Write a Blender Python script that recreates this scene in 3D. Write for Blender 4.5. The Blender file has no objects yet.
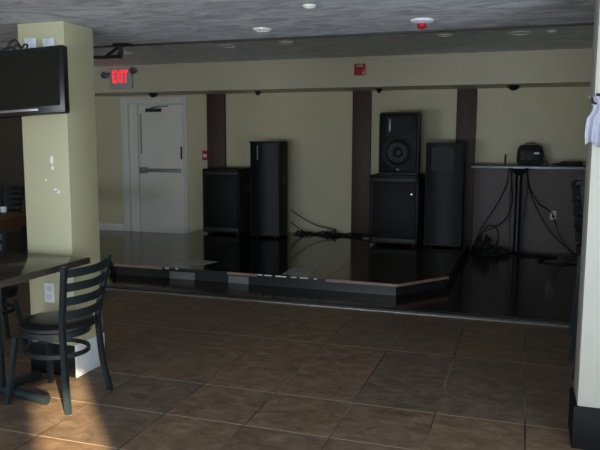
import bpy, bmesh, math, random
from mathutils import Vector, Matrix
random.seed(7)
S = bpy.context.scene
COL = S.collection
R = math.radians

# ------------------------------------------------------------------ materials
def mat(name, col, rough=0.6, metal=0.0, spec=0.5, var=0.0, vscale=6.0, bump=0.0, bscale=60.0,
        emit=None, estr=0.0, col2=None, stretch=(1, 1, 1), coat=0.0):
    m = bpy.data.materials.new(name); m.use_nodes = True
    nt = m.node_tree; N = nt.nodes; L = nt.links
    b = N['Principled BSDF']
    b.inputs['Base Color'].default_value = (*col, 1)
    b.inputs['Roughness'].default_value = rough
    b.inputs['Metallic'].default_value = metal
    b.inputs['Specular IOR Level'].default_value = spec
    b.inputs['Coat Weight'].default_value = coat
    if emit:
        b.inputs['Emission Color'].default_value = (*emit, 1)
        b.inputs['Emission Strength'].default_value = estr
    if var or bump or col2:
        tc = N.new('ShaderNodeTexCoord'); mp = N.new('ShaderNodeMapping')
        mp.inputs['Scale'].default_value = stretch
        L.new(tc.outputs['Object'], mp.inputs['Vector'])
    if var or col2:
        n = N.new('ShaderNodeTexNoise'); n.inputs['Scale'].default_value = vscale
        n.inputs['Detail'].default_value = 8; n.inputs['Roughness'].default_value = .6
        L.new(mp.outputs['Vector'], n.inputs['Vector'])
        r = N.new('ShaderNodeValToRGB')
        r.color_ramp.elements[0].position = .32; r.color_ramp.elements[1].position = .68
        c2 = col2 if col2 else tuple(c * (1 + var) for c in col)
        c1 = col if col2 else tuple(c * (1 - var) for c in col)
        r.color_ramp.elements[0].color = (*c1, 1); r.color_ramp.elements[1].color = (*c2, 1)
        L.new(n.outputs['Fac'], r.inputs['Fac']); L.new(r.outputs['Color'], b.inputs['Base Color'])
    if bump:
        n2 = N.new('ShaderNodeTexNoise'); n2.inputs['Scale'].default_value = bscale
        n2.inputs['Detail'].default_value = 5
        L.new(mp.outputs['Vector'], n2.inputs['Vector'])
        bp = N.new('ShaderNodeBump'); bp.inputs['Strength'].default_value = bump
        bp.inputs['Distance'].default_value = .01
        L.new(n2.outputs['Fac'], bp.inputs['Height']); L.new(bp.outputs['Normal'], b.inputs['Normal'])
    return m

WALL = mat('beige_paint', (.60, .56, .38), .55, var=.04, vscale=2.5, bump=.05, bscale=220)
WALLDIM = mat('brown_paint', (.10, .09, .075), .6, var=.06, bump=.05, bscale=200)  # dimness of the far left is put into this wall colour
COLP = mat('cream_paint', (.455, .45, .30), .5, var=.03, vscale=3, bump=.04, bscale=220)
PILP = mat('pale_paint', (.50, .505, .455), .5, var=.02, vscale=3, bump=.04, bscale=220)
BULK = mat('bulkhead_paint', (.56, .52, .39), .55, var=.03, vscale=2, bump=.03, bscale=200)
WAINS = mat('taupe_panel', (.092, .075, .071), .45, spec=.3, var=.08, vscale=5, stretch=(1, 1, 5), bump=.05, bscale=14)
TRAYP = mat('tray_plaster', (.78, .82, .80), .8, var=.14, vscale=5, bump=.35, bscale=24)
WHITE = mat('white_trim_paint', (.70, .71, .66), .45, var=.03)
WHITEBASE = mat('white_base_paint', (.66, .72, .80), .5, var=.05, vscale=12)
DOORP = mat('grey_white_door_paint', (.78, .78, .72), .42, var=.03, vscale=3)
BLACKBASE = mat('black_base', (.006, .0065, .008), .6, spec=.2, var=.1)
POSTWOOD = mat('dark_post_wood', (.040, .022, .016), .55, col2=(.085, .050, .036), vscale=9, stretch=(6, 6, .7), bump=.25, bscale=30)
DARKTRIM = mat('dark_lip', (.02, .02, .02), .6, var=.05)
CABWOOD = mat('black_cabinet_carpet', (.005, .006, .006), .8, var=.2, vscale=60, bump=.2, bscale=300)
CABBLACK = mat('black_plastic', (.005, .006, .006), .5, spec=.25, var=.1, vscale=40)
GRILLE = mat('blue_black_grille', (.004, .008, .011), .42, metal=.0, spec=.3, var=.25, vscale=40, bump=.25, bscale=420)
GRILLEDK = mat('black_grille', (.004, .006, .006), .55, spec=.3, var=.25, vscale=40, bump=.25, bscale=420)
CONE = mat('woofer_cone', (.008, .009, .009), .5, spec=.3, var=.1)
GREYPL = mat('grey_plastic', (.032, .036, .038), .5, spec=.3, var=.05)
SILVER = mat('silver_metal', (.5, .52, .55), .35, metal=.9, var=.04)
ALU = mat('worn_aluminium', (.30, .29, .25), .4, metal=.6, var=.15, vscale=30)
CHROME = mat('brushed_steel', (.34, .36, .37), .4, metal=.6, var=.05)
CHAIRM = mat('blue_black_metal', (.016, .026, .033), .38, metal=.3, var=.08, vscale=20)
VINYL = mat('black_vinyl', (.012, .013, .015), .32, var=.08, vscale=30, bump=.05, bscale=200)
TABLETOP = mat('dark_speckled_laminate', (.016, .014, .011), .14, col2=(.032, .027, .02), vscale=140, spec=.5)
TABLEEDGE = mat('speckled_edge', (.02, .018, .015), .4, col2=(.10, .09, .075), vscale=120)
DECKBROWN = mat('brown_deck_laminate', (.040, .028, .016), .13, var=.16, vscale=3, stretch=(5, 1, 1), spec=.33)
DECKBLACK = mat('black_deck_laminate', (.008, .008, .007), .09, var=.1, vscale=4, spec=.55)
DANCE = mat('dark_dance_floor_laminate', (.022, .017, .014), .15, var=.2, vscale=3, stretch=(1, 5, 1), spec=.5)
EDGEWOOD = mat('worn_wood_edge', (.30, .19, .145), .6, var=.25, vscale=14, stretch=(1, 4, 4))
EDGEBLACK = mat('black_paint', (.013, .019, .022), .4, var=.2, vscale=10)
TAPE = mat('dull_grey_sheet', (.17, .18, .18), .6, var=.1, vscale=20)
PAPER = mat('grey_paper', (.40, .41, .40), .6, var=.04)
WHITEPL = mat('white_plastic', (.72, .76, .85), .4, var=.02)
SOCKET = mat('off_white_plastic', (.58, .62, .70), .4, var=.02)
LAMPGREY = mat('lamp_grey_plastic', (.16, .17, .19), .5, var=.04)
STRIP = mat('dull_silver_strip', (.20, .22, .26), .35, metal=.3, var=.1)
RED = mat('red_plastic', (.42, .012, .018), .35, var=.06)
REDLIT = mat('lit_red_letters', (.6, .01, .02), .4, emit=(1.0, .035, .06), estr=.95)
EXITBOX = mat('grey_sign_housing', (.40, .42, .42), .45, var=.03)
CABLE = mat('black_rubber', (.008, .008, .009), .5, var=.1)
GREYCABLE = mat('pale_grey_rubber', (.30, .31, .30), .5, var=.1)
SCREEN = mat('tv_screen', (.007, .008, .005), .3, var=.03, spec=.3)
GLOSSBLK = mat('gloss_black_plastic', (.006, .007, .008), .3, var=.05)
COUNTER = mat('black_counter', (.016, .016, .017), .3, var=.1)
CLOTH = mat('white_cotton', (.44, .46, .56), .8, var=.04, bump=.2, bscale=160)
WOODBR = mat('orange_brown_wood', (.07, .030, .011), .5, col2=(.12, .055, .022), vscale=7, stretch=(1, 7, 7))
DIFFUSER = mat('frosted_lens', (.85, .88, .95), .35, var=.02)
CHIP = mat('bare_plaster', (.85, .86, .84), .8, var=.03)
BLUEBLK = mat('blue_black_lacquer', (.006, .008, .016), .34, spec=.3, var=.06)

def ceiling_mat():
    m = bpy.data.materials.new('swirled_grey_plaster'); m.use_nodes = True
    nt = m.node_tree; N = nt.nodes; L = nt.links; b = N['Principled BSDF']
    tc = N.new('ShaderNodeTexCoord'); mp = N.new('ShaderNodeMapping'); mp.inputs['Scale'].default_value = (1.0, 2.0, 1)
    L.new(tc.outputs['Object'], mp.inputs['Vector'])
    w = N.new('ShaderNodeTexNoise'); w.inputs['Scale'].default_value = 2.6; w.inputs['Detail'].default_value = 9
    w.inputs['Roughness'].default_value = .62; w.inputs['Distortion'].default_value = 2.4
    L.new(mp.outputs['Vector'], w.inputs['Vector'])
    r = N.new('ShaderNodeValToRGB'); r.color_ramp.elements[0].position = .38; r.color_ramp.elements[1].position = .62
    r.color_ramp.elements[0].color = (.39, .43, .49, 1); r.color_ramp.elements[1].color = (.70, .74, .82, 1)
    L.new(w.outputs['Fac'], r.inputs['Fac']); L.new(r.outputs['Color'], b.inputs['Base Color'])
    bp = N.new('ShaderNodeBump'); bp.inputs['Strength'].default_value = .5; bp.inputs['Distance'].default_value = .02
    L.new(w.outputs['Fac'], bp.inputs['Height']); L.new(bp.outputs['Normal'], b.inputs['Normal'])
    b.inputs['Roughness'].default_value = .7
    return m
CEIL = ceiling_mat()

def tile_mat():
    m = bpy.data.materials.new('brown_slate_tile'); m.use_nodes = True
    nt = m.node_tree; N = nt.nodes; L = nt.links; b = N['Principled BSDF']
    tc = N.new('ShaderNodeTexCoord'); sp = N.new('ShaderNodeSeparateXYZ'); L.new(tc.outputs['Object'], sp.inputs[0])
    def M_(op, a, bb=None, c=None):
        n = N.new('ShaderNodeMath'); n.operation = op
        for i, v in enumerate((a, bb, c)):
            if v is None: continue
            if isinstance(v, (int, float)): n.inputs[i].default_value = v
            else: L.new(v, n.inputs[i])
        return n.outputs[0]
    P = .475; G = .0042
    gx = M_('DIVIDE', M_('SUBTRACT', sp.outputs['X'], .068), P)
    fx = M_('ABSOLUTE', M_('SUBTRACT', gx, M_('ROUND', gx)))
    lx = M_('LESS_THAN', fx, G / P)
    ix = M_('FLOOR', gx)
    # rows: the slabs are laid in courses of uneven length
    rows = [-3.4, -2.4, -1.4, -.4, .6, 1.3, 1.78, 2.25, 2.725, 3.18, 3.67, 4.735, 5.76]
    acc = None; iy = None
    for y in rows:
        l = M_('LESS_THAN', M_('ABSOLUTE', M_('SUBTRACT', sp.outputs['Y'], y)), G)
        s = M_('GREATER_THAN', sp.outputs['Y'], y)
        acc = l if acc is None else M_('MAXIMUM', acc, l)
        iy = s if iy is None else M_('ADD', iy, s)
    grout = M_('MAXIMUM', lx, acc)
    cv = N.new('ShaderNodeCombineXYZ'); L.new(ix, cv.inputs[0]); L.new(iy, cv.inputs[1])
    wn = N.new('ShaderNodeTexWhiteNoise'); wn.noise_dimensions = '2D'; L.new(cv.outputs[0], wn.inputs['Vector'])
    mp = N.new('ShaderNodeMapping'); mp.inputs['Scale'].default_value = (1, 1.5, 1); L.new(tc.outputs['Object'], mp.inputs['Vector'])
    off = N.new('ShaderNodeVectorMath'); off.operation = 'ADD'; L.new(mp.outputs[0], off.inputs[0])
    sc_ = N.new('ShaderNodeVectorMath'); sc_.operation = 'SCALE'; L.new(wn.outputs['Color'], sc_.inputs[0]); sc_.inputs['Scale'].default_value = 20
    L.new(sc_.outputs[0], off.inputs[1])
    n = N.new('ShaderNodeTexNoise'); n.inputs['Scale'].default_value = 7.5; n.inputs['Detail'].default_value = 10; n.inputs['Roughness'].default_value = .74
    n.inputs['Distortion'].default_value = .6
    L.new(off.outputs[0], n.inputs['Vector'])
    r = N.new('ShaderNodeValToRGB'); e = r.color_ramp.elements
    e[0].position = .30; e[0].color = (.085, .055, .036, 1); e[1].position = .74; e[1].color = (.29, .215, .152, 1)
    k = e.new(.5); k.color = (.175, .115, .073, 1)
    L.new(n.outputs['Fac'], r.inputs['Fac'])
    hs = N.new('ShaderNodeHueSaturation'); L.new(r.outputs[0], hs.inputs['Color'])
    L.new(M_('MULTIPLY_ADD', wn.outputs['Value'], .34, .84), hs.inputs['Value'])
    L.new(M_('MULTIPLY_ADD', wn.outputs['Value'], .25, .78), hs.inputs['Saturation'])
    mx = N.new('ShaderNodeMix'); mx.data_type = 'RGBA'; L.new(grout, mx.inputs['Factor'])
    L.new(hs.outputs[0], mx.inputs['A'])
    # worn grout: pale in places and dark in others
    n3 = N.new('ShaderNodeTexNoise'); n3.inputs['Scale'].default_value = 1.6; L.new(tc.outputs['Object'], n3.inputs['Vector'])
    r3 = N.new('ShaderNodeValToRGB'); r3.color_ramp.elements[0].position = .42; r3.color_ramp.elements[1].position = .6
    r3.color_ramp.elements[0].color = (.045, .033, .025, 1); r3.color_ramp.elements[1].color = (.25, .20, .15, 1)
    L.new(n3.outputs['Fac'], r3.inputs['Fac'])
    mg = N.new('ShaderNodeMix'); mg.data_type = 'RGBA'; L.new(lx, mg.inputs['Factor']); mg.inputs['A'].default_value = (.42, .34, .27, 1)
    L.new(r3.outputs[0], mg.inputs['B']); L.new(mg.outputs['Result'], mx.inputs['B'])
    L.new(mx.outputs['Result'], b.inputs['Base Color'])
    L.new(M_('MULTIPLY_ADD', n.outputs['Fac'], .3, .42), b.inputs['Roughness']); b.inputs['Specular IOR Level'].default_value = .4
    h = M_('SUBTRACT', M_('MULTIPLY', n.outputs['Fac'], .35), grout)
    bp = N.new('ShaderNodeBump'); bp.inputs['Strength'].default_value = .35; bp.inputs['Distance'].default_value = .004
    L.new(h, bp.inputs['Height']); L.new(bp.outputs['Normal'], b.inputs['Normal'])
    return m
TILE = tile_mat()

# ------------------------------------------------------------------ mesh builder
class MB:
    def __init__(s): s.bm = bmesh.new()
    def box(s, x0, x1, y0, y1, z0, z1, bev=0.0, seg=2):
        t = bmesh.new(); bmesh.ops.create_cube(t, size=1)
        for v in t.verts:
            v.co = Vector(((x0 + x1) / 2 + v.co.x * (x1 - x0), (y0 + y1) / 2 + v.co.y * (y1 - y0), (z0 + z1) / 2 + v.co.z * (z1 - z0)))
        if bev: bmesh.ops.bevel(t, geom=t.edges[:], offset=bev, segments=seg, profile=.5, affect='EDGES')
        s._merge(t); return s
    def _merge(s, t, M=None):
        mp = {}
        for v in t.verts: mp[v] = s.bm.verts.new(M @ v.co if M else v.co)
        for f in t.faces:
            try: s.bm.faces.new([mp[v] for v in f.verts])
            except ValueError: pass
        t.free()
    def prism(s, pts, z0, z1, bev=0.0):
        t = bmesh.new(); lo = [t.verts.new((x, y, z0)) for x, y in pts]; hi = [t.verts.new((x, y, z1)) for x, y in pts]
        n = len(pts); t.faces.new(hi); t.faces.new(lo[::-1])
        for i in range(n): t.faces.new((lo[i], lo[(i + 1) % n], hi[(i + 1) % n], hi[i]))
        bmesh.ops.recalc_face_normals(t, faces=t.faces)
        if bev: bmesh.ops.bevel(t, geom=t.edges[:], offset=bev, segments=2, affect='EDGES')
        s._merge(t); return s
    def prism_y(s, pts, y0, y1, bev=0.0):     # outline in xz, extruded along y
        t = MB().prism([(x, -z) for x, z in pts], y0, y1, bev)
        Mx = Matrix(((1, 0, 0, 0), (0, 0, 1, 0), (0, -1, 0, 0), (0, 0, 0, 1)))
        s._merge(t.bm, Mx); return s
    def lathe(s, prof, c=(0, 0, 0), n=32, axis='z'):
        t = bmesh.new(); rings = []
        for r, z in prof:
            if r < 1e-6: rings.append([t.verts.new((0, 0, z))])
            else: rings.append([t.verts.new((r * math.cos(2 * math.pi * i / n), r * math.sin(2 * math.pi * i / n), z)) for i in range(n)])
        for a, b in zip(rings, rings[1:]):
            for i in range(n):
                j = (i + 1) % n
                if len(a) == 1 and len(b) == 1: continue
                if len(a) == 1: t.faces.new((a[0], b[j], b[i]))
                elif len(b) == 1: t.faces.new((a[i], a[j], b[0]))
                else: t.faces.new((a[i], a[j], b[j], b[i]))
        bmesh.ops.recalc_face_normals(t, faces=t.faces)
        M = Matrix.Translation(c)
        if axis == 'y': M = M @ Matrix.Rotation(math.pi / 2, 4, 'X')      # profile z runs to -y
        if axis == 'x': M = M @ Matrix.Rotation(math.pi / 2, 4, 'Y')
        s._merge(t, M); return s
    def sweep(s, pts, r=.01, wh=None, n=8, up=(0, 0, 1), smooth=0, closed=False):
        P = [Vector(p) for p in pts]
        if smooth: P = catmull(P, smooth, closed)
        t = bmesh.new(); rings = []; m = len(P); prev = None
        for i, p in enumerate(P):
            a = P[(i - 1) % m] if closed or i > 0 else p; b = P[(i + 1) % m] if closed or i < m - 1 else p
            d = (b - a).normalized()
            if wh:
                u = Vector(up); x = d.cross(u)
                if x.length < 1e-4: x = d.cross(Vector((0, 1, 0)))
                x.normalize(); y = x.cross(d).normalized()
                w, h = wh; rings.append([t.verts.new(p + x * sx * w / 2 + y * sy * h / 2) for sx, sy in ((-1, -1), (1, -1), (1, 1), (-1, 1))])
            else:
                if prev is None:
                    x = d.orthogonal().normalized()
                else:
                    x = (prev - d * prev.dot(d))
                    x = x.normalized() if x.length > 1e-6 else d.orthogonal().normalized()
                prev = x; y = d.cross(x)
                rings.append([t.verts.new(p + (x * math.cos(2 * math.pi * k / n) + y * math.sin(2 * math.pi * k / n)) * r) for k in range(n)])
        q = len(rings[0])
        for i in range(m if closed else m - 1):
            a, b = rings[i], rings[(i + 1) % m]
            for k in range(q): t.faces.new((a[k], a[(k + 1) % q], b[(k + 1) % q], b[k]))
        if not closed: t.faces.new(rings[0][::-1]); t.faces.new(rings[-1])
        bmesh.ops.recalc_face_normals(t, faces=t.faces)
        s._merge(t); return s
    def build(s, name, material, parent=None, smooth=True, angle=38):
        me = bpy.data.meshes.new(name); s.bm.normal_update(); s.bm.to_mesh(me); s.bm.free()
        me.materials.append(material)
        if smooth:
            for p in me.polygons: p.use_smooth = True
            me.set_sharp_from_angle(angle=R(angle))
        o = bpy.data.objects.new(name, me); COL.objects.link(o)
        if parent:
            o.parent = parent
            if parent.type == 'EMPTY' and parent.get('_w'): o.matrix_parent_inverse = parent_world(parent).inverted()
        return o

def parent_world(o):
    M = Matrix.LocRotScale(o.location, o.rotation_euler, o.scale)
    return parent_world(o.parent) @ o.matrix_parent_inverse @ M if o.parent else M

def catmull(P, k, closed=False):
    out = []; n = len(P)
    for i in range(n if closed else n - 1):
        if closed: p0, p1, p2, p3 = P[i - 1], P[i], P[(i + 1) % n], P[(i + 2) % n]
        else: p0, p1, p2, p3 = P[max(i - 1, 0)], P[i], P[i + 1], P[min(i + 2, n - 1)]
        for j in range(k):
            t = j / k
            out.append(.5 * ((2 * p1) + (p2 - p0) * t + (2 * p0 - 5 * p1 + 4 * p2 - p3) * t * t + (3 * p1 - p0 - 3 * p2 + p3) * t ** 3))
    if not closed: out.append(P[-1])
    return out

def tag(o, label, cat, group=None, kind=None):
    o['label'] = label; o['category'] = cat
    if group: o['group'] = group
    if kind: o['kind'] = kind
    return o
def struct(o): o['kind'] = 'structure'; return o
def thing(name, label, cat, loc=(0, 0, 0), rz=0, group=None, rx=0):
    """An Empty at the thing's base; parts are modelled about it in its own coordinates."""
    o = bpy.data.objects.new(name, None); COL.objects.link(o); o.location = loc; o.rotation_euler = (rx, 0, rz)
    o.empty_display_size = .1
    return tag(o, label, cat, group)
def dup(root, loc, rz, label):
    r = root.copy(); COL.objects.link(r); r.location = loc; r.rotation_euler = (0, 0, rz); r['label'] = label
    for ch in list(root.children):
        c = ch.copy(); COL.objects.link(c); c.parent = r
        for g in list(ch.children):
            d = g.copy(); COL.objects.link(d); d.parent = c
    return r

# ------------------------------------------------------------------ the room
XL, XR, YB, YF = -7.9, 1.6, 9.7, -4.0
ZC, ZT, YE, YBK = 2.22, 2.63, 4.52, 9.0
struct(MB().box(XL, XR, YF, 5.90, -.1, 0).build('floor', TILE, smooth=False))
struct(MB().box(XL, XR, 5.90, YB, -.1, 0).build('floor_back', BLACKBASE, smooth=False))
struct(MB().box(XL, XR, YF, YE, ZC, ZC + .6).build('ceiling', CEIL, smooth=False))
struct(MB().box(XL, XR, YE, YB, ZT, ZT + .19).build('ceiling_tray', TRAYP, smooth=False))
struct(MB().box(XL, XR, YE - .012, YE + .012, ZC - .012, ZC + .012).build('trim_1', DARKTRIM, smooth=False))
struct(MB().box(XL, XR, YBK, YB, 2.235, ZT).build('wall_bulkhead', BULK, smooth=False))
struct(MB().box(XL, XR, YBK - .012, YBK, ZT - .05, ZT).build('trim_2', BULK, smooth=False))
# back wall with a door opening
DX0, DX1, DZ = -6.16, -5.12, 2.12
bw = MB(); bw.box(XL, DX0, YB, YB + .25, 0, ZT + .3); bw.box(DX1, XR, YB, YB + .25, 0, ZT + .3); bw.box(DX0, DX1, YB, YB + .25, DZ, ZT + .3)
struct(bw.build('wall_back', WALL, smooth=False))
struct(MB().box(XL - .15, XL, YF, YB + .2, 0, ZT + .3).build('wall_left', WALLDIM, smooth=False))
# right wall, with a low pane by the camera that lets the sun in
SY0, SY1, SZ0, SZ1 = -1.76, -1.15, .90, 1.65
RY0, RY1 = -.5, 2.1
rw = MB(); rw.box(XR, XR + .15, YF, SY0, 0, ZT + .3); rw.box(XR, XR + .15, SY1, RY0, 0, ZT + .3); rw.box(XR, XR + .15, RY1, YB + .2, 0, ZT + .3)
rw.box(XR, XR + .15, RY0, RY1, 0, .12); rw.box(XR, XR + .15, RY0, RY1, 2.1, ZT + .3)
rw.box(XR, XR + .15, SY0, SY1, 0, SZ0); rw.box(XR, XR + .15, SY0, SY1, SZ1, ZT + .3)
struct(rw.build('wall_right', WALL, smooth=False))
# wall behind the camera with two wide windows
WINS = [(-4.6, -2.4), (-1.5, .9)]; WZ0, WZ1 = .12, 2.1
fw = MB(); xs = [XL] + [x for w in WINS for x in w] + [XR]
for i in range(0, len(xs), 2): fw.box(xs[i], xs[i + 1], YF - .2, YF, 0, ZC)
for a, b in WINS: fw.box(a, b, YF - .2, YF, 0, WZ0); fw.box(a, b, YF - .2, YF, WZ1, ZC)
struct(fw.build('wall_front', WALL, smooth=False))
for i, (a, b) in enumerate(WINS):
    w = MB()
    w.box(a, a + .06, YF - .16, YF - .06, WZ0, WZ1); w.box(b - .06, b, YF - .16, YF - .06, WZ0, WZ1)
    w.box(a, b, YF - .16, YF - .06, WZ0, WZ0 + .06); w.box(a, b, YF - .16, YF - .06, WZ1 - .06, WZ1)
    w.box((a + b) / 2 - .03, (a + b) / 2 + .03, YF - .16, YF - .06, WZ0, WZ1)
    struct(w.build('window_%d' % (i + 1), WHITE, smooth=False))
w = MB()
for y0, y1, z0, z1 in ((RY0, RY0 + .06, .12, 2.1), (RY1 - .06, RY1, .12, 2.1), (RY0, RY1, .12, .18), (RY0, RY1, 2.04, 2.1), ((RY0 + RY1) / 2 - .03, (RY0 + RY1) / 2 + .03, .12, 2.1)):
    w.box(XR + .03, XR + .11, y0, y1, z0, z1)
struct(w.build('window_3', WHITE, smooth=False))  # unseen side window, added to light the column's side face
# unseen wall added outside only to block the sun from the side window
struct(MB().box(4.0, 4.3, -3.30, 9, -.1, 3.6).build('wall_outside', WALL, smooth=False))
# taupe panelling on the wall under the counter
struct(MB().box(-.6345, XR, YB - .018, YB, 0, 1.165).build('wall_panel', WAINS, smooth=False))
# white baseboard left of the door
struct(MB().box(XL, DX0 - .11, YB - .018, YB, 0, .13, .004).build('baseboard_back', WHITE))

# door
d = struct(MB().box(-5.985, -5.165, YB + .055, YB + .10, .012, 2.085, .003).build('door_1', DOORP))
fr = MB()
fr.box(DX0 - .11, DX0 + .02, YB - .03, YB + .03, 0, DZ + .09, .004); fr.box(DX1 - .02, DX1 + .05, YB - .03, YB + .03, 0, DZ + .09, .004)
fr.box(DX0 + .02, DX1 - .02, YB - .03, YB + .03, DZ - .02, DZ + .09, .004)
fr.box(DX0, DX0 + .09, YB + .031, YB + .22, 0, DZ); fr.box(DX0 + .09, DX0 + .16, YB + .04, YB + .16, 0, DZ); fr.box(DX1 - .04, DX1, YB + .031, YB + .22, 0, DZ); fr.box(DX0 + .09, DX1 - .04, YB + .031, YB + .22, DZ - .03, DZ - .001)
fr.build('frame', WHITE, d)
pb = MB().box(-5.93, -5.22, YB + .0, YB + .055, 1.005, 1.065, .008).build('push_bar', CHROME, d)
MB().box(-5.95, -5.84, YB - .02, YB + .055, .985, 1.085, .008).build('latch_case', CHROME, d)
MB().box(-5.215, -5.20, YB + .02, YB + .055, 1.22, 1.42, .003).build('edge_pull', GREYPL, d)
clo = MB().box(-5.83, -5.56, YB - .0, YB + .055, 1.975, 2.03, .008).build('door_closer', GREYPL, d)
MB().sweep([(-5.72, YB + .01, 2.035), (-5.60, YB - .05, 2.05), (-5.42, YB + .03, 2.065)], wh=(.02, .012)).build('closer_arm', CABBLACK, clo)
MB().box(-5.955, -5.935, YB + .045, YB + .06, 1.30, 1.95, .002).build('edge_strip', ALU, d)  # bright line of light on the leaf, built as a pale strip

# three wall posts
POSTS = [(-4.70, -4.40, 'dark brown wooden wall post rising behind the left subwoofer, nearest the white door'),
         (-2.375, -2.105, 'dark brown wooden wall post in the middle, beside the stacked loudspeakers'),
         (-.90, -.635, 'dark brown wooden wall post at the left end of the wall counter')]
for a, b, lab in POSTS:
    tag(MB().box(a, b, YB - .07, YB - .001, 0, 2.234, .006).build('wooden_post', POSTWOOD), lab, 'post', 'dark wooden wall posts')

# ------------------------------------------------------------------ dance floor and stage
t = thing('dance_floor', 'low glossy dark dance floor with a pale metal strip along its front', 'dance floor', (0, 5.83, 0))
ZD = .024
MB().box(XL + .02, 1.58, .085, YB - 5.83 - .03, 0, ZD).build('surface', DANCE, t, smooth=False)
MB().prism_y([(XL + .02, 0), (1.58, 0), (1.58, ZD - .001), (XL + .02, ZD - .001)], .004, .085).build('edging', EDGEBLACK, t, smooth=False)
MB().box(XL + .02, .42, -.022, .004, 0, .010, .002).build('metal_strip', ALU, t)

ZS = .145
t = thing('stage_platform', 'low stage of dark glossy panels with a clipped front corner', 'stage', (0, 0, 0))
FL, FR_, CR, CL_ = (-4.30, 6.42), (-1.10, 6.37), (-.68, 6.93), (-4.70, 6.88)
YS = YB - .08
def fy(x): return FL[1] + (FR_[1] - FL[1]) * (x - FL[0]) / (FR_[0] - FL[0])
XA, XB = -3.68, -1.82
e = .014
MB().prism([(CL_[0], CL_[1]), (FL[0], FL[1]), (XA - .002, fy(XA)), (XA - .002, YS), (-4.735, YS)], ZS - e, ZS).build('deck_panel', DECKBROWN, t, smooth=False)
MB().prism([(XA + .002, fy(XA)), (XB - .002, fy(XB)), (XB - .002, YS), (XA + .002, YS)], ZS - e, ZS).build('deck_panel', DECKBLACK, t, smooth=False)
MB().prism([(XB + .002, fy(XB)), FR_, CR, (-.655, YS), (XB + .002, YS)], ZS - e, ZS).build('deck_panel', DECKBROWN, t, smooth=False)
ins = .02
MB().prism([(CL_[0] + ins, CL_[1] + ins), (FL[0] + ins, FL[1] + ins), (FR_[0] - ins, FR_[1] + ins), (CR[0] - ins, CR[1] + ins), (-.675, YS), (-4.70, YS)], ZD, ZS - e).build('fascia', EDGEBLACK, t, smooth=False)
def nosing(p, q, m):
    p = Vector((*p, ZS - .0135)); q = Vector((*q, ZS - .0135)); d_ = (q - p).normalized(); nrm = Vector((d_.y, -d_.x, 0)) * .004
    o = MB().sweep([p + nrm, q + nrm], wh=(.018, .026)).build('nosing_strip', m, t, smooth=False)
    o['label'] = 'worn bare wood edge strip' if m is EDGEWOOD else 'black painted edge strip'
def on(x): return (x, fy(x))
nosing(CL_, FL, EDGEBLACK); nosing(on(-4.29), on(-3.68), EDGEWOOD); nosing(on(-3.68), on(-2.90), EDGEBLACK)
nosing(on(-2.90), on(-2.565), EDGEWOOD); nosing(on(-2.565), on(-1.82), EDGEBLACK); nosing(on(-1.82), FR_, EDGEWOOD); nosing(FR_, CR, EDGEWOOD)
for x, w in ((-2.53, .05), (-2.44, .08), (-2.30, .12), (-2.16, .06), (-2.05, .09), (-1.93, .035), (-3.62, .05), (-3.5, .03)):
    MB().box(x - w / 2, x + w / 2, fy(x) - .0155, fy(x) - .010, ZS - .012, ZS - .001, .001).build('paint_chip', CHIP, t)

def sheet(pts, z, lab):
    tag(MB().prism(pts, z, z + .0022).build('paper_sheet', PAPER, smooth=False), lab, 'paper', 'grey sheets on the stage')
sheet([(-3.64, 6.66), (-3.32, 6.64), (-3.25, 6.90), (-3.53, 6.93)], ZS + .0002, 'pale grey sheet lying on the stage, left one of the pair on top')
sheet([(-2.32, 6.46), (-2.04, 6.50), (-2.04, 6.86), (-2.33, 6.84)], ZS + .0002, 'pale grey sheet lying on the stage, right one of the pair on top')
for x0, x1, lab in ((-3.60, -3.30, 'pale sheet fixed to the front face of the stage, left one'), (-2.90, -2.67, 'pale sheet fixed to the front face of the stage, right one')):
    yy = fy((x0 + x1) / 2) + ins
    tag(MB().box(x0, x1, yy - .012, yy - .004, ZD + .001, ZD + .078, .001).build('paper_sheet', TAPE), lab, 'paper', 'grey sheets on the stage')

# ------------------------------------------------------------------ loudspeakers
def cabinet_sub(x0, x1, yf, depth, h, lab, dotted=False):
    w = x1 - x0; t = thing('subwoofer', lab, 'speaker', ((x0 + x1) / 2, yf, ZS))
    a = w / 2
    MB().box(-a, a, .02, depth, .03, h, .012).build('cabinet', CABWOOD, t)
    MB().box(-a + .035, a - .035, -.004, .024, .115, h - .095, .006).build('grille', GRILLEDK, t)
    f = MB(); f.box(-a, -a + .035, 0, .03, .03, h, .006); f.box(a - .035, a, 0, .03, .03, h, .006); f.box(-a, a, 0, .03, h - .035, h, .006)
    f.build('front_frame', CABBLACK, t)
    MB().box(-a + .035, a - .035, .002, .03, h - .09, h - .038, .005).build('top_bar', GREYPL, t)['label'] = 'dull grey bar along the top'
    MB().box(-a + .02, a - .02, -.002, .03, .045, .108, .008).build('bottom_bar', GREYPL, t)['label'] = 'dull grey bar along the bottom'
    for sx in (-1, 1):
        for y in (.08, depth - .08): MB().lathe([(0, 0), (.022, 0), (.026, .03), (0, .03)], (sx * (a - .06), y, 0), 14).build('foot', CABLE, t)
    for sx in (-1, 1):
        hd = MB(); hd.box(sx * a - .004, sx * a + .004, depth * .35, depth * .75, h * .62, h * .74, .004); hd.build('side_handle', GREYPL, t)
    if dotted: MB().lathe([(0, 0), (.012, 0), (.012, .006), (0, .006)], (a - .085, -.004, h * .74), 12, 'y').build('badge', SILVER, t)
    return t
cabinet_sub(-4.46, -3.875, 8.97, .62, .965, 'black subwoofer on the left of the stage, next to a tall bluish loudspeaker')
cabinet_sub(-1.89, -1.262, 8.70, .62, .935, 'black subwoofer under the loudspeaker with the round woofer', True)

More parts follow.
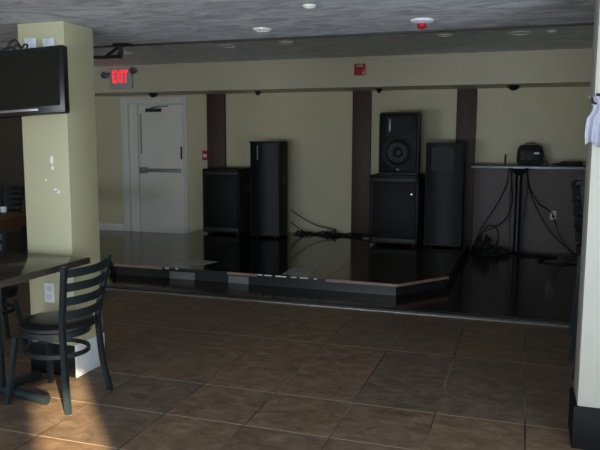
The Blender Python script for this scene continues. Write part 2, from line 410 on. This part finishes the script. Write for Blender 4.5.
def tall(x0, x1, yf, depth, h, lab, window):
    w = x1 - x0; a = w / 2; t = thing('tower_speaker', lab, 'speaker', ((x0 + x1) / 2, yf, ZS))
    MB().prism([(-a, .02), (a, .02), (a, depth * .55), (a - .07, depth), (-a + .07, depth), (-a, depth * .55)], .02, h, .008).build('cabinet', CABWOOD, t)
    # slightly bowed perforated front
    P = [(-a + .018, .03)] + [(-a + .018 + (w - .036) * i / 10, .012 - .050 * math.sin(math.pi * i / 10)) for i in range(11)] + [(a - .018, .03)]
    MB().prism(P, .05, h - .03).build('grille', GRILLE, t)
    MB().box(-a, a, -.004, .03, .02, .05, .006).build('bottom_rail', CABBLACK, t)
    MB().box(-a, a, -.004, .03, h - .03, h, .006).build('top_rail', CABBLACK, t)
    if window:
        f = MB(); x0_, x1_, z0, z1 = -.16, .12, h - .36, h - .06; yq = -.040
        f.box(x0_, x1_, yq - .006, yq + .006, z0, z0 + .01, .002); f.box(x0_, x1_, yq - .006, yq + .006, z1 - .01, z1, .002)
        f.box(x0_, x0_ + .01, yq - .006, yq + .006, z0, z1, .002); f.box(x1_ - .01, x1_, yq - .006, yq + .006, z0, z1, .002)
        fo = f.build('horn_frame', GREYPL, t)
        MB().box(x0_ + .01, x1_ - .01, yq - .003, yq + .01, z0 + .01, z1 - .01).build('horn_grille', GRILLE, fo, smooth=False)
    else:
        MB().box(-.10, -.082, -.042, -.020, h - .26, h - .06, .002).build('badge', LAMPGREY, t)
    for sx in (-1, 1):
        for y in (.07, depth - .1): MB().lathe([(0, 0), (.02, 0), (.022, .02), (0, .02)], (sx * (a - .09), y, 0), 14).build('foot', CABLE, t)
    MB().box(a - .003, a + .004, depth * .2, depth * .45, h * .55, h * .65, .003).build('side_handle', GREYPL, t)
tall(-3.675, -3.225, 8.88, .55, 1.365, 'tall narrow bluish loudspeaker standing on the stage left of the middle post', False)
tall(-1.195, -.715, 8.80, .55, 1.355, 'tall bluish loudspeaker standing on the stage right of the stacked pair', True)

# loudspeaker on the right-hand subwoofer
t = thing('loudspeaker', 'black loudspeaker with a round woofer standing on top of a subwoofer', 'speaker', (-1.538, 8.74, ZS + .936))
h = .805; a = .258
MB().prism([(-a, 0), (a, 0), (a, .2), (a - .09, .42), (-a + .09, .42), (-a, .2)], 0, h, .014).build('cabinet', CABBLACK, t)
bz = MB().box(-a + .02, a - .02, -.012, .012, .03, h - .02, .02).build('front_baffle', CABBLACK, t)
wz = .29; yq = -.012
MB().lathe([(.205, 0), (.209, .010), (.200, .016), (.190, .010), (.166, 0)], (0.0, yq, wz), 48, 'y').build('woofer_ring', GREYPL, t)
MB().lathe([(.166, .004), (.150, .012), (.135, .004), (.06, -.0), (.055, .003), (.045, .02), (0, .03)], (0.0, yq, wz), 48, 'y').build('woofer_cone', CONE, t)
hb = MB(); hb.prism_y([(-.17, .50), (.17, .50), (.17, .745), (-.17, .745)], -.020, -.010, .006); hn = hb.build('horn_mouth', GRILLEDK, t)
for s in (-1, 1): MB().sweep([(s * .16, -.02, .51), (s * .06, -.013, .57), (s * .06, -.013, .68), (s * .16, -.02, .735)], r=.006, n=6).build('horn_flare', GREYPL, hn)
MB().box(-.13, -.10, -.027, -.018, .56, .72, .003).build('badge', STRIP, t)['label'] = 'bright vertical silver badge'
MB().lathe([(0, 0), (.020, 0), (.020, .008), (0, .010)], (0, -.012, .075), 20, 'y').build('emblem', LAMPGREY, t)
MB().box(a - .004, a + .006, .06, .18, h * .45, h * .62, .004).build('side_handle', GREYPL, t)

# ------------------------------------------------------------------ wall counter with its amplifier and cables
t = thing('wall_counter', 'long black wall counter on a single dark post right of the stage', 'counter', (0, 9.3, ZD))
ztop = 1.215 - ZD
MB().box(-.64, XR - .02, -.17, YB - 9.3 - .001, ztop - .04, ztop, .004).build('counter_top', COUNTER, t)
MB().box(-.64, XR - .02, -.19, -.17, ztop - .046, ztop - .012, .003).build('edge_strip', STRIP, t)['label'] = 'dull silver strip along the front edge'
MB().lathe([(0, .0), (.20, 0), (.20, .012), (.06, .03), (.05, .04), (0, .04)], (-.04, .06, 0), 36).build('base', BLUEBLK, t)
MB().lathe([(.042, .04), (.042, ztop - .06)], (-.04, .06, 0), 24).build('post', BLUEBLK, t)
MB().lathe([(.042, ztop - .14), (.05, ztop - .13), (.14, ztop - .05), (.14, ztop - .04), (0, ztop - .04)], (-.04, .06, 0), 28).build('top_plate', COUNTER, t)
ZK = 1.215
t = thing('amplifier', 'black padded amplifier case with grey knobs standing on the wall counter', 'amplifier', (.085, 9.28, ZK))
MB().prism_y([(-.155, .012), (.155, .012), (.165, .06), (.165, .17), (.14, .242), (.10, .262), (-.10, .262), (-.145, .242), (-.165, .17), (-.165, .06)], 0, .24, .012).build('case', CABWOOD, t)
MB().box(-.135, .135, -.008, .01, .05, .20, .006).build('front_panel', CABBLACK, t)
for x, z in ((-.10, .155), (-.10, .085), (0.0, .09)): MB().lathe([(0, 0), (.020, 0), (.017, .018), (0, .018)], (x, -.008, z), 18, 'y').build('knob', GREYPL, t)
MB().box(.045, .11, -.012, -.006, .14, .165, .003).build('display', WHITEPL, t)
MB().sweep([(-.07, .12, .257), (-.06, .12, .280), (.06, .12, .280), (.07, .12, .257)], wh=(.03, .012)).build('handle', CABLE, t)
for x in (-.12, .12):
    for y in (.04, .2): MB().lathe([(0, 0), (.015, 0), (.015, .014), (0, .014)], (x, y, 0), 12).build('foot', CABLE, t)
t = thing('power_adapter', 'small black power adapter on the counter beside the amplifier', 'adapter', (.275, 9.27, ZK))
MB().box(-.03, .03, -.03, .05, 0, .05, .008).build('body', CABLE, t)
MB().sweep([(.0, .0, .05), (-.01, .0, .10), (-.03, .02, .14)], r=.005, smooth=5).build('lead', CABLE, t)
tag(MB().lathe([(0, 0), (.012, 0), (.012, .13), (.006, .14), (0, .14)], (-.22, 9.22, ZK), 12).build('small_bottle', GREYPL), 'thin upright grey tube on the counter left of the amplifier', 'tube')

def cable(name, pts, r, lab, cat='cable', group='loose black cables', m=None, n=6, k=6):
    return tag(MB().sweep(pts, r=r, n=n, smooth=k).build(name, m or CABLE), lab, cat, group)
cl = []
for i in range(22):
    an = i * 1.15; cl.append((.52 + .12 * math.cos(an) + i * .004, 9.30 + .07 * math.sin(an), ZK + .010 + .0018 * i))
cl += [(.35, 9.22, ZK + .012), (.68, 9.24, ZK + .012)]
cable('cable_coil', cl, .009, 'black cable coiled on the counter right of the amplifier')
tag(MB().box(.60, .72, 9.25, 9.33, ZK, ZK + .055, .012).build('microphone_receiver', CABBLACK), 'small black device at the right of the cable coil on the counter', 'device')

ZF = ZD + .006
yw = 9.60
cable('cable', [(-.17, 9.09, 1.18), (-.19, 9.30, .95), (-.34, 9.45, .62), (-.50, 9.50, .35), (-.56, 9.50, .18), (-.58, 9.45, ZF)], .008, 'black cable slanting down from the counter left of the post to the cable heap')
cable('cable', [(-.15, 9.09, 1.18), (-.12, 9.25, .90), (-.13, 9.4, .62), (-.24, 9.48, .42), (-.40, 9.50, .32), (-.52, 9.48, .25), (-.60, 9.42, ZF)], .008, 'black cable bowed toward the counter post, ending in the cable heap')
cable('cable', [(-.12, 9.09, 1.18), (-.14, 9.2, .8), (-.135, 9.25, .4), (-.12, 9.25, ZF)], .007, 'black cable hanging straight down just left of the counter post')
cable('cable', [(.06, 9.09, 1.18), (.065, 9.2, .85), (.03, 9.25, .5), (.02, 9.26, .2), (.0, 9.22, ZF + .045)], .007, 'black cable hanging close along the right of the counter post')
cable('cable', [(.05, 9.09, 1.18), (.10, 9.3, .92), (.22, 9.5, .70), (.33, 9.62, .62), (.405, yw, .56), (.41, 9.66, .545)], .0075, 'black cable running from the counter to the wall outlet')
cable('cable', [(.04, 9.09, 1.18), (.12, 9.25, .82), (.30, 9.45, .45), (.45, 9.5, .25), (.60, 9.45, .13), (.72, 9.40, ZF)], .008, 'long black cable sweeping down from the counter toward the right wall')
cable('cable', [(.42, 9.66, .515), (.45, 9.60, .42), (.50, 9.56, .28), (.58, 9.52, .15), (.68, 9.45, ZF)], .007, 'black cord dropping from the wall outlet to the floor')
# tangled heap right of the stage
def tangle(c, sx, sy, hz, n, r, lab, z0=ZF):
    pts = []; an = random.random() * 6
    for i in range(n):
        an += random.uniform(.7, 1.9); q = random.uniform(.25, 1)
        zz = z0 + hz * max(0, 1 - q) * random.random() + r * (i % 5) * .5
        pts.append((c[0] + sx * q * math.cos(an), c[1] + sy * q * math.sin(an), zz))
    return cable('cable_tangle', pts, r, lab, k=5)
tangle((-.47, 9.22), .17, .20, .50, 34, .008, 'high heap of tangled black cables against the right wooden post')
tangle((-.38, 9.12), .23, .17, .26, 30, .008, 'loose black cable loops in front of the high cable heap')
tangle((-.22, 9.22), .18, .12, .10, 22, .008, 'flat black cable loops beside the counter post base')
cable('cable', [(-.52, 9.30, ZF + .02), (-.48, 9.34, .30), (-.38, 9.36, .40), (-.29, 9.36, .34), (-.27, 9.34, .2), (-.33, 9.30, ZF + .04), (-.43, 9.25, ZF + .02)], .009, 'thick black cable standing up in an arch over the cable heap')
cable('cable', [(-.05, 9.05, ZF), (.14, 9.16, ZF), (.26, 9.10, ZF), (.40, 9.14, ZF), (.46, 9.22, ZF), (.36, 9.28, ZF), (.22, 9.24, ZF), (.10, 9.28, ZF + .012), (.30, 9.36, ZF), (.62, 9.32, ZF), (.9, 9.38, ZF)], .010, 'black cable looping along the floor right of the counter post')
cable('cable', [(.30, 8.95, ZF), (.24, 8.82, ZF), (.40, 8.72, ZF), (.62, 8.74, ZF), (.8, 8.85, ZF)], .009, 'black cable curving over the dance floor nearest the stool row')
# cables along the wall between the speakers
ZG = ZS + .007
cable('cable', [(-3.20, 9.30, .52), (-3.10, 9.40, .42), (-2.98, 9.48, .33), (-2.82, 9.53, .26), (-2.64, 9.55, .225), (-2.60, 9.54, .19), (-2.58, 9.5, ZG)], .008, 'black cable drooping from the tall left loudspeaker, higher of two')
cable('cable', [(-3.20, 9.30, .34), (-3.15, 9.40, .26), (-3.06, 9.45, .19), (-2.97, 9.42, ZG)], .008, 'black cable drooping from the tall left loudspeaker, lower of two')
for k, (yy, rr) in enumerate(((9.50, .011), (9.44, .010), (9.38, .009))):
    pts = [(-3.18 + (1.26) * i / 12, yy + random.uniform(-.05, .05), ZG + rr * .4 + (.028 if i % 4 == k else 0)) for i in range(13)]
    cable('cable', pts, rr, ['black cable along the foot of the wall between the speakers, furthest back',
                             'black cable along the foot of the wall between the speakers, middle of three',
                             'black cable along the foot of the wall between the speakers, nearest the front'][k])
tangle((-2.62, 9.45), .20, .07, .10, 16, .008, 'small black cable tangle by the wall between the speakers', ZG)
cable('cord', [(-1.93, 9.2, .98), (-1.925, 9.2, .6), (-1.925, 9.22, .3), (-1.94, 9.25, ZG + .02), (-2.05, 9.32, ZG), (-2.12, 9.30, ZG)], .009, 'pale grey cord hanging down the left side of the right subwoofer', 'cord', None, GREYCABLE)

# ------------------------------------------------------------------ small fittings
def outlet(x, y, z, lab, w=.075, h=.12):
    t = thing('wall_outlet', lab, 'outlet', (x, y, z), 0, 'white wall plates')
    MB().box(-w / 2, w / 2, -.007, 0, -h / 2, h / 2, .003).build('cover_plate', WHITEPL, t)
    for s in (-1, 1): MB().box(-.017, .017, -.010, -.006, s * .026 - .016, s * .026 + .016, .004).build('socket', SOCKET, t)
    return t
outlet(.415, YB - .018, .533, 'white outlet with a black plug on the taupe panelling under the counter')
tag(MB().box(.40, .435, YB - .055, YB - .030, .50, .535, .006).build('plug', CABLE), 'black plug pushed into the outlet under the counter', 'plug')
outlet(-2.90, 3.519, 2.085, 'white plate high on the cream column, left of the two above the television', .085, .085)
outlet(-2.768, 3.519, 2.078, 'white plate high on the cream column, right of the two above the television', .085, .085)
outlet(-2.838, 3.519, .54, 'white outlet low on the cream column behind the chair back', .075, .125)
t = thing('alarm_pull', 'small red and white fire alarm pull on the wall left of the first wooden post', 'fire alarm', (-4.755, YB - .001, 1.29))
MB().box(-.05, .05, -.03, 0, -.075, .075, .006).build('housing', RED, t)
MB().box(-.03, .03, -.04, -.028, -.03, .02, .004).build('handle', WHITEPL, t)
t = thing('fire_strobe', 'square red fire alarm on the front of the bulkhead', 'fire alarm', (-2.118, YBK - .001, 2.465))
MB().box(-.075, .075, -.04, 0, -.075, .075, .006).build('housing', RED, t)
MB().box(-.045, .045, -.052, -.038, .032, .062, .004).build('lens', GREYCABLE, t)
MB().lathe([(0, 0), (.045, 0), (.045, .004), (0, .004)], (0, -.04, -.02), 24, 'y').build('sounder', RED, t)
# exit sign
t = thing('exit_sign', 'lit red EXIT sign with two lamp heads on the bulkhead above the door', 'sign', (-5.76, YBK - .001, 2.44))
MB().box(-.20, .17, -.06, 0, -.15, .15, .008).build('housing', EXITBOX, t)
cu = bpy.data.curves.new('lettering', 'FONT'); cu.body = 'EXIT'; cu.size = .26; cu.align_x = 'CENTER'; cu.align_y = 'CENTER'; cu.extrude = .003; cu.offset = .010
to = bpy.data.objects.new('tmp_text', cu); COL.objects.link(to); bpy.context.view_layer.update()
me = bpy.data.meshes.new_from_object(to.evaluated_get(bpy.context.evaluated_depsgraph_get())); bpy.data.objects.remove(to)
me.name = 'lettering'; me.materials.clear(); me.materials.append(REDLIT)
xs_ = [v.co.x for v in me.vertices]; zs_ = [v.co.y for v in me.vertices]
wx, wz_ = max(xs_) - min(xs_), max(zs_) - min(zs_); cx, cz = (max(xs_) + min(xs_)) / 2, (max(zs_) + min(zs_)) / 2
for v in me.vertices:
    v.co = Vector(((v.co.x - cx) * .27 / wx - .022, -.063 - v.co.z, (v.co.y - cz) * .19 / wz_ + .025))
lo = bpy.data.objects.new('lettering', me); COL.objects.link(lo); lo.parent = t; lo['label'] = 'glowing red letters'
for s, x in ((-1, -.27), (1, .22)):
    hd = MB().lathe([(0, -.03), (.03, -.03), (.05, .02), (.052, .04), (.045, .045)], (x, -.07, .045 if s < 0 else .10), 20, 'y').build('lamp_head', LAMPGREY, t)
    MB().sweep([(x, -.04, .05 if s < 0 else .09), (x * .72, -.03, .10)], r=.012, n=8).build('arm', GREYPL, hd)
# dome spots under the bulkhead
for x, y, r, lab in ((-5.44, 9.30, .075, 'black dome fixture under the bulkhead above the door'), (-3.71, 9.30, .045, 'tiny dark dome fixture under the bulkhead above the tall left loudspeaker'),
                     (-1.92, 9.30, .045, 'tiny dark dome fixture under the bulkhead right of the middle post'), (-.155, 9.30, .085, 'black dome fixture under the bulkhead above the counter')):
    t = thing('dome_fixture', lab, 'fixture', (x, y, 2.234), 0, 'dark domes under the bulkhead')
    MB().lathe([(r, 0), (r, -.018), (r * .85, -.022), (0, -.022)], (0, 0, 0), 28).build('rim', CABBLACK, t)
    MB().lathe([(r * .8, -.021), (r * .7, -.04), (r * .4, -.058), (0, -.064)], (0, 0, 0), 28).build('dome', GLOSSBLK, t)
# ceiling lights (switched off)
def clight(x, y, z, r, lab):
    t = thing('ceiling_light', lab, 'ceiling light', (x, y, z), 0, 'round unlit ceiling lights')
    MB().lathe([(r, 0), (r, -.006), (r * .92, -.012), (r * .74, -.010), (r * .72, 0)], (0, 0, 0), 36).build('trim_ring', WHITE, t)
    MB().lathe([(r * .73, -.002), (r * .5, -.006), (0, -.007)], (0, 0, 0), 36).build('lens', DIFFUSER, t)
clight(-1.627, 4.154, ZC, .062, 'small round unlit light in the front ceiling, nearer the dark ceiling edge')
clight(-1.11, 3.52, ZC, .036, 'small round unlit light in the front ceiling, nearest the top of the view')
clight(-2.618, 7.43, ZT, .09, 'round unlit light in the raised ceiling above the tall left loudspeaker, right one of two')
clight(-3.385, 7.53, ZT, .11, 'round unlit light in the raised ceiling above the left subwoofer, left one of two')
clight(-4.90, 7.70, ZT, .11, 'round unlit light in the raised ceiling directly above the lit EXIT sign')
clight(-.84, 7.44, ZT, .085, 'round unlit light in the raised ceiling right of the red detector')
clight(-.085, 7.53, ZT, .13, 'largest round unlit light in the raised ceiling, toward the right')
clight(.22, 7.49, ZT, .05, 'smallest round unlit light in the raised ceiling, at the far right')
clight(-6.25, 8.75, ZT, .09, 'round unlit light in the raised ceiling just behind the column')
t = thing('smoke_detector', 'white ceiling detector with a red centre near the dark ceiling edge', 'detector', (-.603, 4.13, ZC))
MB().lathe([(.07, 0), (.07, -.012), (.045, -.022), (0, -.022)], (0, 0, 0), 30).build('base', WHITEPL, t)
MB().lathe([(.028, -.02), (.028, -.04), (.018, -.05), (0, -.052)], (0, 0, 0), 20).build('red_cap', RED, t)
# black ceiling bracket at the lip
t = thing('ceiling_bracket', 'black metal bracket hanging from the ceiling edge right of the column', 'bracket', (-2.87, 4.45, ZC))
MB().box(-.05, .08, -.03, .05, -.012, 0, .003).build('plate', CABLE, t)
MB().sweep([(.0, 0, -.01), (-.005, .02, -.055), (-.03, .03, -.10)], wh=(.03, .03)).build('post', CABLE, t)
MB().sweep([(-.03, .03, -.088), (-.20, .05, -.088), (-.42, .08, -.070)], wh=(.022, .022)).build('arm', CABLE, t)
MB().sweep([(.03, 0, -.01), (-.06, .02, -.04), (-.15, .04, -.082)], wh=(.016, .016)).build('brace', CABLE, t)

# ------------------------------------------------------------------ cream column with the television
t = thing('column', 'square cream column carrying the television', 'column', (-2.83, 3.67, 0))
CW, CD = .170, .147
MB().box(-CW, CW, -CD, CD, .0, ZC - .001, .004).build('shaft', COLP, t)
MB().box(-CW - .004, CW, -CD - .014, -CD - .0005, 0, .205, .003).build('base_board', BLACKBASE, t)['label'] = 'black base board on the front face'
MB().box(CW + .0005, CW + .012, -CD - .014, CD, 0, .215, .003).build('base_board', WHITEBASE, t)['label'] = 'white base board on the side face'
for x, z, rx, rz in ((.045, 1.385, .013, .026), (.048, 1.335, .010, .014), (.080, 1.188, .020, .010), (-.005, 1.26, .006, .006), (.065, 1.195, .012, .014)):
    pc = MB(); pc.lathe([(0, .0015), (1, .0015), (1.02, 0)], (0, 0, 0), 10, 'y')
    for v in pc.bm.verts: v.co = Vector((x + v.co.x * rx * random.uniform(.8, 1.1), -CD + v.co.y, z + v.co.z * rz))
    pc.build('paint_chip', CHIP, t)

t = thing('television', 'flat black television mounted high on the cream column', 'television', (-2.823, 3.28, 1.834))
t.rotation_euler = (R(-4), R(-3), R(2))
TW, TH = .337, .192
MB().box(-TW, TW, -.015, .035, -TH, TH, .010).build('bezel', GLOSSBLK, t)
MB().box(-TW + .032, TW - .032, -.0185, -.010, -TH + .045, TH - .030).build('screen', SCREEN, t, smooth=False)
MB().box(-.13, .16, -.0215, -.012, -TH + .022, -TH + .036, .003).build('badge_strip', SILVER, t)
MB().box(-.22, .22, .03, .07, -.13, .12, .015).build('rear_housing', CABBLACK, t)
MB().box(-.06, .06, .065, .235, -.05, .05, .006).build('wall_mount', CABLE, t)
t = thing('cable_bundle', 'bunch of black cables looped over the top of the television', 'cable', (-2.845, 3.272, 2.022))
t.scale = (.72, .72, .72)
MB().sweep([(-.07, .0, -.01), (-.05, .03, .03), (-.02, .04, .075), (.02, .045, .085), (.05, .05, .05), (.075, .045, .02), (.10, .05, .045), (.13, .05, .04), (.12, .04, -.005)], r=.0085, n=7, smooth=6).build('thick_cable', CABLE, t)
MB().sweep([(-.10, -.0, -.005), (-.06, .02, .02), (.0, .03, .022), (.04, .04, .045), (.07, .04, .008), (.03, .05, .0), (-.03, .04, .03), (-.06, .03, .0)], r=.007, n=7, smooth=6).build('thin_cable', CABLE, t)

# ------------------------------------------------------------------ pale pillar at the right
t = thing('pillar', 'pale painted pillar at the right edge of the view', 'column', (.572, 3.63, 0))
MB().box(-.268, .30, -.165, .10, 0, ZC - .001, .004).build('shaft', PILP, t)
MB().box(-.286, .30, -.183, -.1655, 0, .215, .003).build('base_board', BLACKBASE, t)['label'] = 'black base board on the front face'
MB().box(-.286, -.2685, -.1655, .10, 0, .215, .003).build('base_board', BLACKBASE, t)['label'] = 'black base board on the side face'
t = thing('coat_hook', 'small black hook high on the pale pillar', 'hook', (.322, 3.4648, 1.70))
MB().box(-.012, .012, -.006, 0, -.03, .03, .002).build('plate', CABLE, t)
MB().sweep([(0, -.004, .0), (-.014, -.03, -.018), (-.028, -.05, -.010), (-.034, -.055, .012)], r=.0065, n=8, smooth=4).build('hook', CABLE, t)
def cloth():
    bm = bmesh.new(); nx, nz = 26, 26; g = []
    for j in range(nz + 1):
        v = j / nz; row = []
        wl = -.018 + .055 * math.sin(min(v * 3.0, 1.5)) * (0.25 + .75 * v) * .9
        xl = .272 + .022 * math.sin(min(1, v * 2.2) * 3.14) * (v < .4545) + .012 * math.sin(v * 6.3)*.3 + .001
        xr = .375 + .01 * v
        for i in range(nx + 1):
            u = i / nx
            x = xl + (xr - xl) * u
            y = 3.428 - .016 * math.cos(u * 17 + v * 2.2) * (.35 + .65 * v) - .012 * v
            z = 1.715 - v * .222 + .012 * math.sin(u * 9) * v
            row.append(bm.verts.new((x, y, z)))
        g.append(row)
    for j in range(nz):
        for i in range(nx): bm.faces.new((g[j][i], g[j + 1][i], g[j + 1][i + 1], g[j][i + 1]))
    b = MB(); b.bm.free(); b.bm = bm
    o = b.build('hanging_cloth', CLOTH, angle=80)
    md = o.modifiers.new('thickness', 'SOLIDIFY'); md.thickness = .003
    return tag(o, 'white cloth hanging in folds on the pale pillar', 'cloth')
cloth()

# ------------------------------------------------------------------ table and ladder-back chairs
t = thing('dining_table', 'square dark speckled table in front of the cream column', 'table', (-2.865, 3.07, 0))
HW = .385
MB().box(-HW + .004, HW - .004, -HW + .004, HW - .004, .766, .800, .003).build('tabletop', TABLETOP, t)
ed = MB(); q = .004
ed.box(-HW, HW, -HW, -HW + q, .763, .798); ed.box(-HW, HW, HW - q, HW, .763, .798); ed.box(-HW, -HW + q, -HW + q, HW - q, .763, .798); ed.box(HW - q, HW, -HW + q, HW - q, .763, .798)
ed.build('edge_band', TABLEEDGE, t, smooth=False)
MB().lathe([(.038, .05), (.038, .755)], (0, 0, 0), 24).build('post', CHAIRM, t)
MB().box(-.2, .2, -.2, .2, .752, .7655, .003).build('top_plate', CHAIRM, t)
for k in range(4):
    c, s = math.cos(k * math.pi / 2), math.sin(k * math.pi / 2)
    f = MB().sweep([(0, 0, .060), (.12 * c, .12 * s, .052), (.34 * c, .34 * s, .032)], r=.030, n=14, smooth=4).build('foot', CHAIRM, t)

def make_chair(name, lab, seat_h, back_h, nslat, group, cat='chair'):
    """Ladder-back chair facing -x; base centre at the origin."""
    t = thing(name, lab, cat, (0, 0, 0), 0, group)
    H, B = seat_h, back_h
    for s in (-1, 1):   # rear legs run up into the back posts, waisted at the seat
        pts = [(.225, s * .200, 0), (.195, s * .176, H * .45), (.180, s * .166, H), (.190, s * .172, H + (B - H) * .3), (.222, s * .196, H + (B - H) * .75), (.236, s * .204, B)]
        MB().sweep(pts, wh=(.030, .026), up=(0, 1, 0), smooth=5).build('leg', CHAIRM, t)
        MB().sweep([(-.20, s * .190, 0), (-.165, s * .135, H - .05)], wh=(.028, .028), up=(0, 1, 0)).build('leg', CHAIRM, t)
    b = MB()
    for k in range(nslat):
        z = B - .045 - k * (.080 if seat_h < .6 else .095)
        f = (z - H) / (B - H); hw = .166 + .036 * f; x0 = .182 + .05 * f
        pts = [(x0 + .050 * math.cos(math.pi / 2 * i / 5), hw * i / 5, z) for i in range(-5, 6)]
        b.sweep(pts, wh=(.010, .046 if seat_h < .6 else .056))
    b.build('backrest', CHAIRM, t)
    MB().lathe([(0, H), (.20, H), (.215, H + .012), (.215, H + .028), (.20, H + .042), (.14, H + .048), (0, H + .05)], (.022, 0, 0), 44).build('seat', VINYL, t)
    MB().lathe([(.180, H - .035), (.196, H - .035), (.196, H - .001), (.180, H - .001), (.180, H - .035)], (.005, 0, 0), 44).build('seat_ring', CHAIRM, t)
    zr = H * .68
    ring = [(.008 + .185 * math.cos(2 * math.pi * i / 40), .17 * math.sin(2 * math.pi * i / 40), zr) for i in range(40)]
    MB().sweep(ring, wh=(.014, .024), closed=True).build('stretcher', CHAIRM, t)
    return t
chair = make_chair('ladderback_chair', 'black ladder-back chair in the sun patch, pulled up to the dark table', .435, .832, 4, 'black ladder-back chairs')
chair.location = (-2.555, 3.20, 0)
dup(chair, (-3.60, 3.80, 0), R(150), 'black ladder-back chair half hidden left of the cream column, beside the dark table')
dup(chair, (-7.35, 8.15, 0), R(90), 'black ladder-back chair far back at the left, behind the wooden table')
stool = make_chair('ladderback_stool', 'tall black ladder-back bar stool right behind the pale pillar, the nearer one', .78, 1.235, 5, 'tall bar stools behind the pillar', 'stool')
stool.location = (.595, 4.72, 0); stool.rotation_euler = (0, 0, math.pi)
dup(stool, (.63, 5.38, 0), math.pi, 'tall black ladder-back bar stool behind the pale pillar, the farther one')
# wooden table far left
t = thing('wooden_table', 'orange-brown wooden table far back at the left edge', 'table', (-5.55, 5.66, 0))
MB().box(-.75, .62, -.32, .32, .70, .74, .006).build('tabletop', WOODBR, t)
MB().box(-.68, .55, -.25, .25, .60, .70, .003).build('apron', WOODBR, t)
for sx in (-.66, .53):
    for sy in (-.24, .24): MB().box(sx - .03, sx + .03, sy - .03, sy + .03, 0, .70, .003).build('leg', CABBLACK, t)
t = thing('tealight_holder', 'tiny pale glass holder on the wooden table', 'candle holder', (-5.28, 5.86, .7405))
MB().lathe([(0, 0), (.030, 0), (.036, .06), (.033, .06), (.028, .006), (0, .006)], (0, 0, 0), 24).build('cup', DIFFUSER, t)
MB().lathe([(0, .008), (.024, .008), (.024, .022), (0, .024)], (0, 0, 0), 20).build('candle', WHITEPL, t)

# ------------------------------------------------------------------ light
def area(name, loc, rot, sx, sy, power, col):
    l = bpy.data.lights.new(name, 'AREA'); l.shape = 'RECTANGLE'; l.size = sx; l.size_y = sy; l.energy = power; l.color = col
    o = bpy.data.objects.new(name, l); COL.objects.link(o); o.location = loc; o.rotation_euler = rot; return o
for (a, b), pw in zip(WINS, (22, 52)):
    area('window_daylight', ((a + b) / 2, YF - .18, (WZ0 + WZ1) / 2), (R(90), 0, 0), b - a - .14, WZ1 - WZ0 - .14, pw, (.86, .93, 1.0))
for (a, b), pw in zip(WINS, (190, 200)):      # upward fill lamps added to brighten the ceiling
    area('ground_daylight', ((a + b) / 2, YF - .17, .75), (R(90 + 58), 0, 0), b - a - .14, 1.1, pw, (.80, .90, 1.0))
area('window_daylight', (XR + .14, (RY0 + RY1) / 2, 1.11), (R(90), 0, R(90)), RY1 - RY0 - .14, 1.84, 44, (.86, .93, 1.0))  # lamp for the added side window, brightens the left of the room
area('ground_daylight', (XR + .13, (RY0 + RY1) / 2, .70), (R(90 + 52), 0, R(90)), RY1 - RY0 - .14, 1.0, 60, (.80, .90, 1.0))  # added upward fill at the side window
sl = bpy.data.lights.new('sun', 'SUN'); sl.energy = 31; sl.color = (1.0, .75, .42); sl.angle = R(1.0)
so = bpy.data.objects.new('sun', sl); COL.objects.link(so)
dirv = Vector((-.67, .74, -.25)).normalized()
so.rotation_euler = dirv.to_track_quat('-Z', 'Y').to_euler(); so.location = (6, -6, 4)
w = bpy.data.worlds.new('sky'); S.world = w; w.use_nodes = True
w.node_tree.nodes['Background'].inputs['Color'].default_value = (.62, .78, 1.0, 1)
w.node_tree.nodes['Background'].inputs['Strength'].default_value = .35

# ------------------------------------------------------------------ camera
cd = bpy.data.cameras.new('camera'); cd.sensor_width = 36; cd.lens = 36 * 675 / 600; cd.clip_start = .05; cd.clip_end = 100
co = bpy.data.objects.new('camera', cd); COL.objects.link(co)
yaw, pit, rol = R(18.2), R(7.0), R(.2)
cy, sy = math.cos(yaw), math.sin(yaw)
fwd = Vector((-sy * math.cos(pit), cy * math.cos(pit), -math.sin(pit))); r0 = Vector((cy, sy, 0)); u0 = r0.cross(fwd)
r1 = math.cos(rol) * r0 + math.sin(rol) * u0; u1 = -math.sin(rol) * r0 + math.cos(rol) * u0
Mx = Matrix((r1, u1, -fwd)).transposed().to_4x4(); Mx.translation = Vector((0, 0, 1.5))
co.matrix_world = Mx
S.camera = co
S.view_settings.view_transform = 'Standard'; S.view_settings.look = 'None'; S.view_settings.gamma = 1
S.view_settings.use_curve_mapping = False; S.view_settings.exposure = 0.0
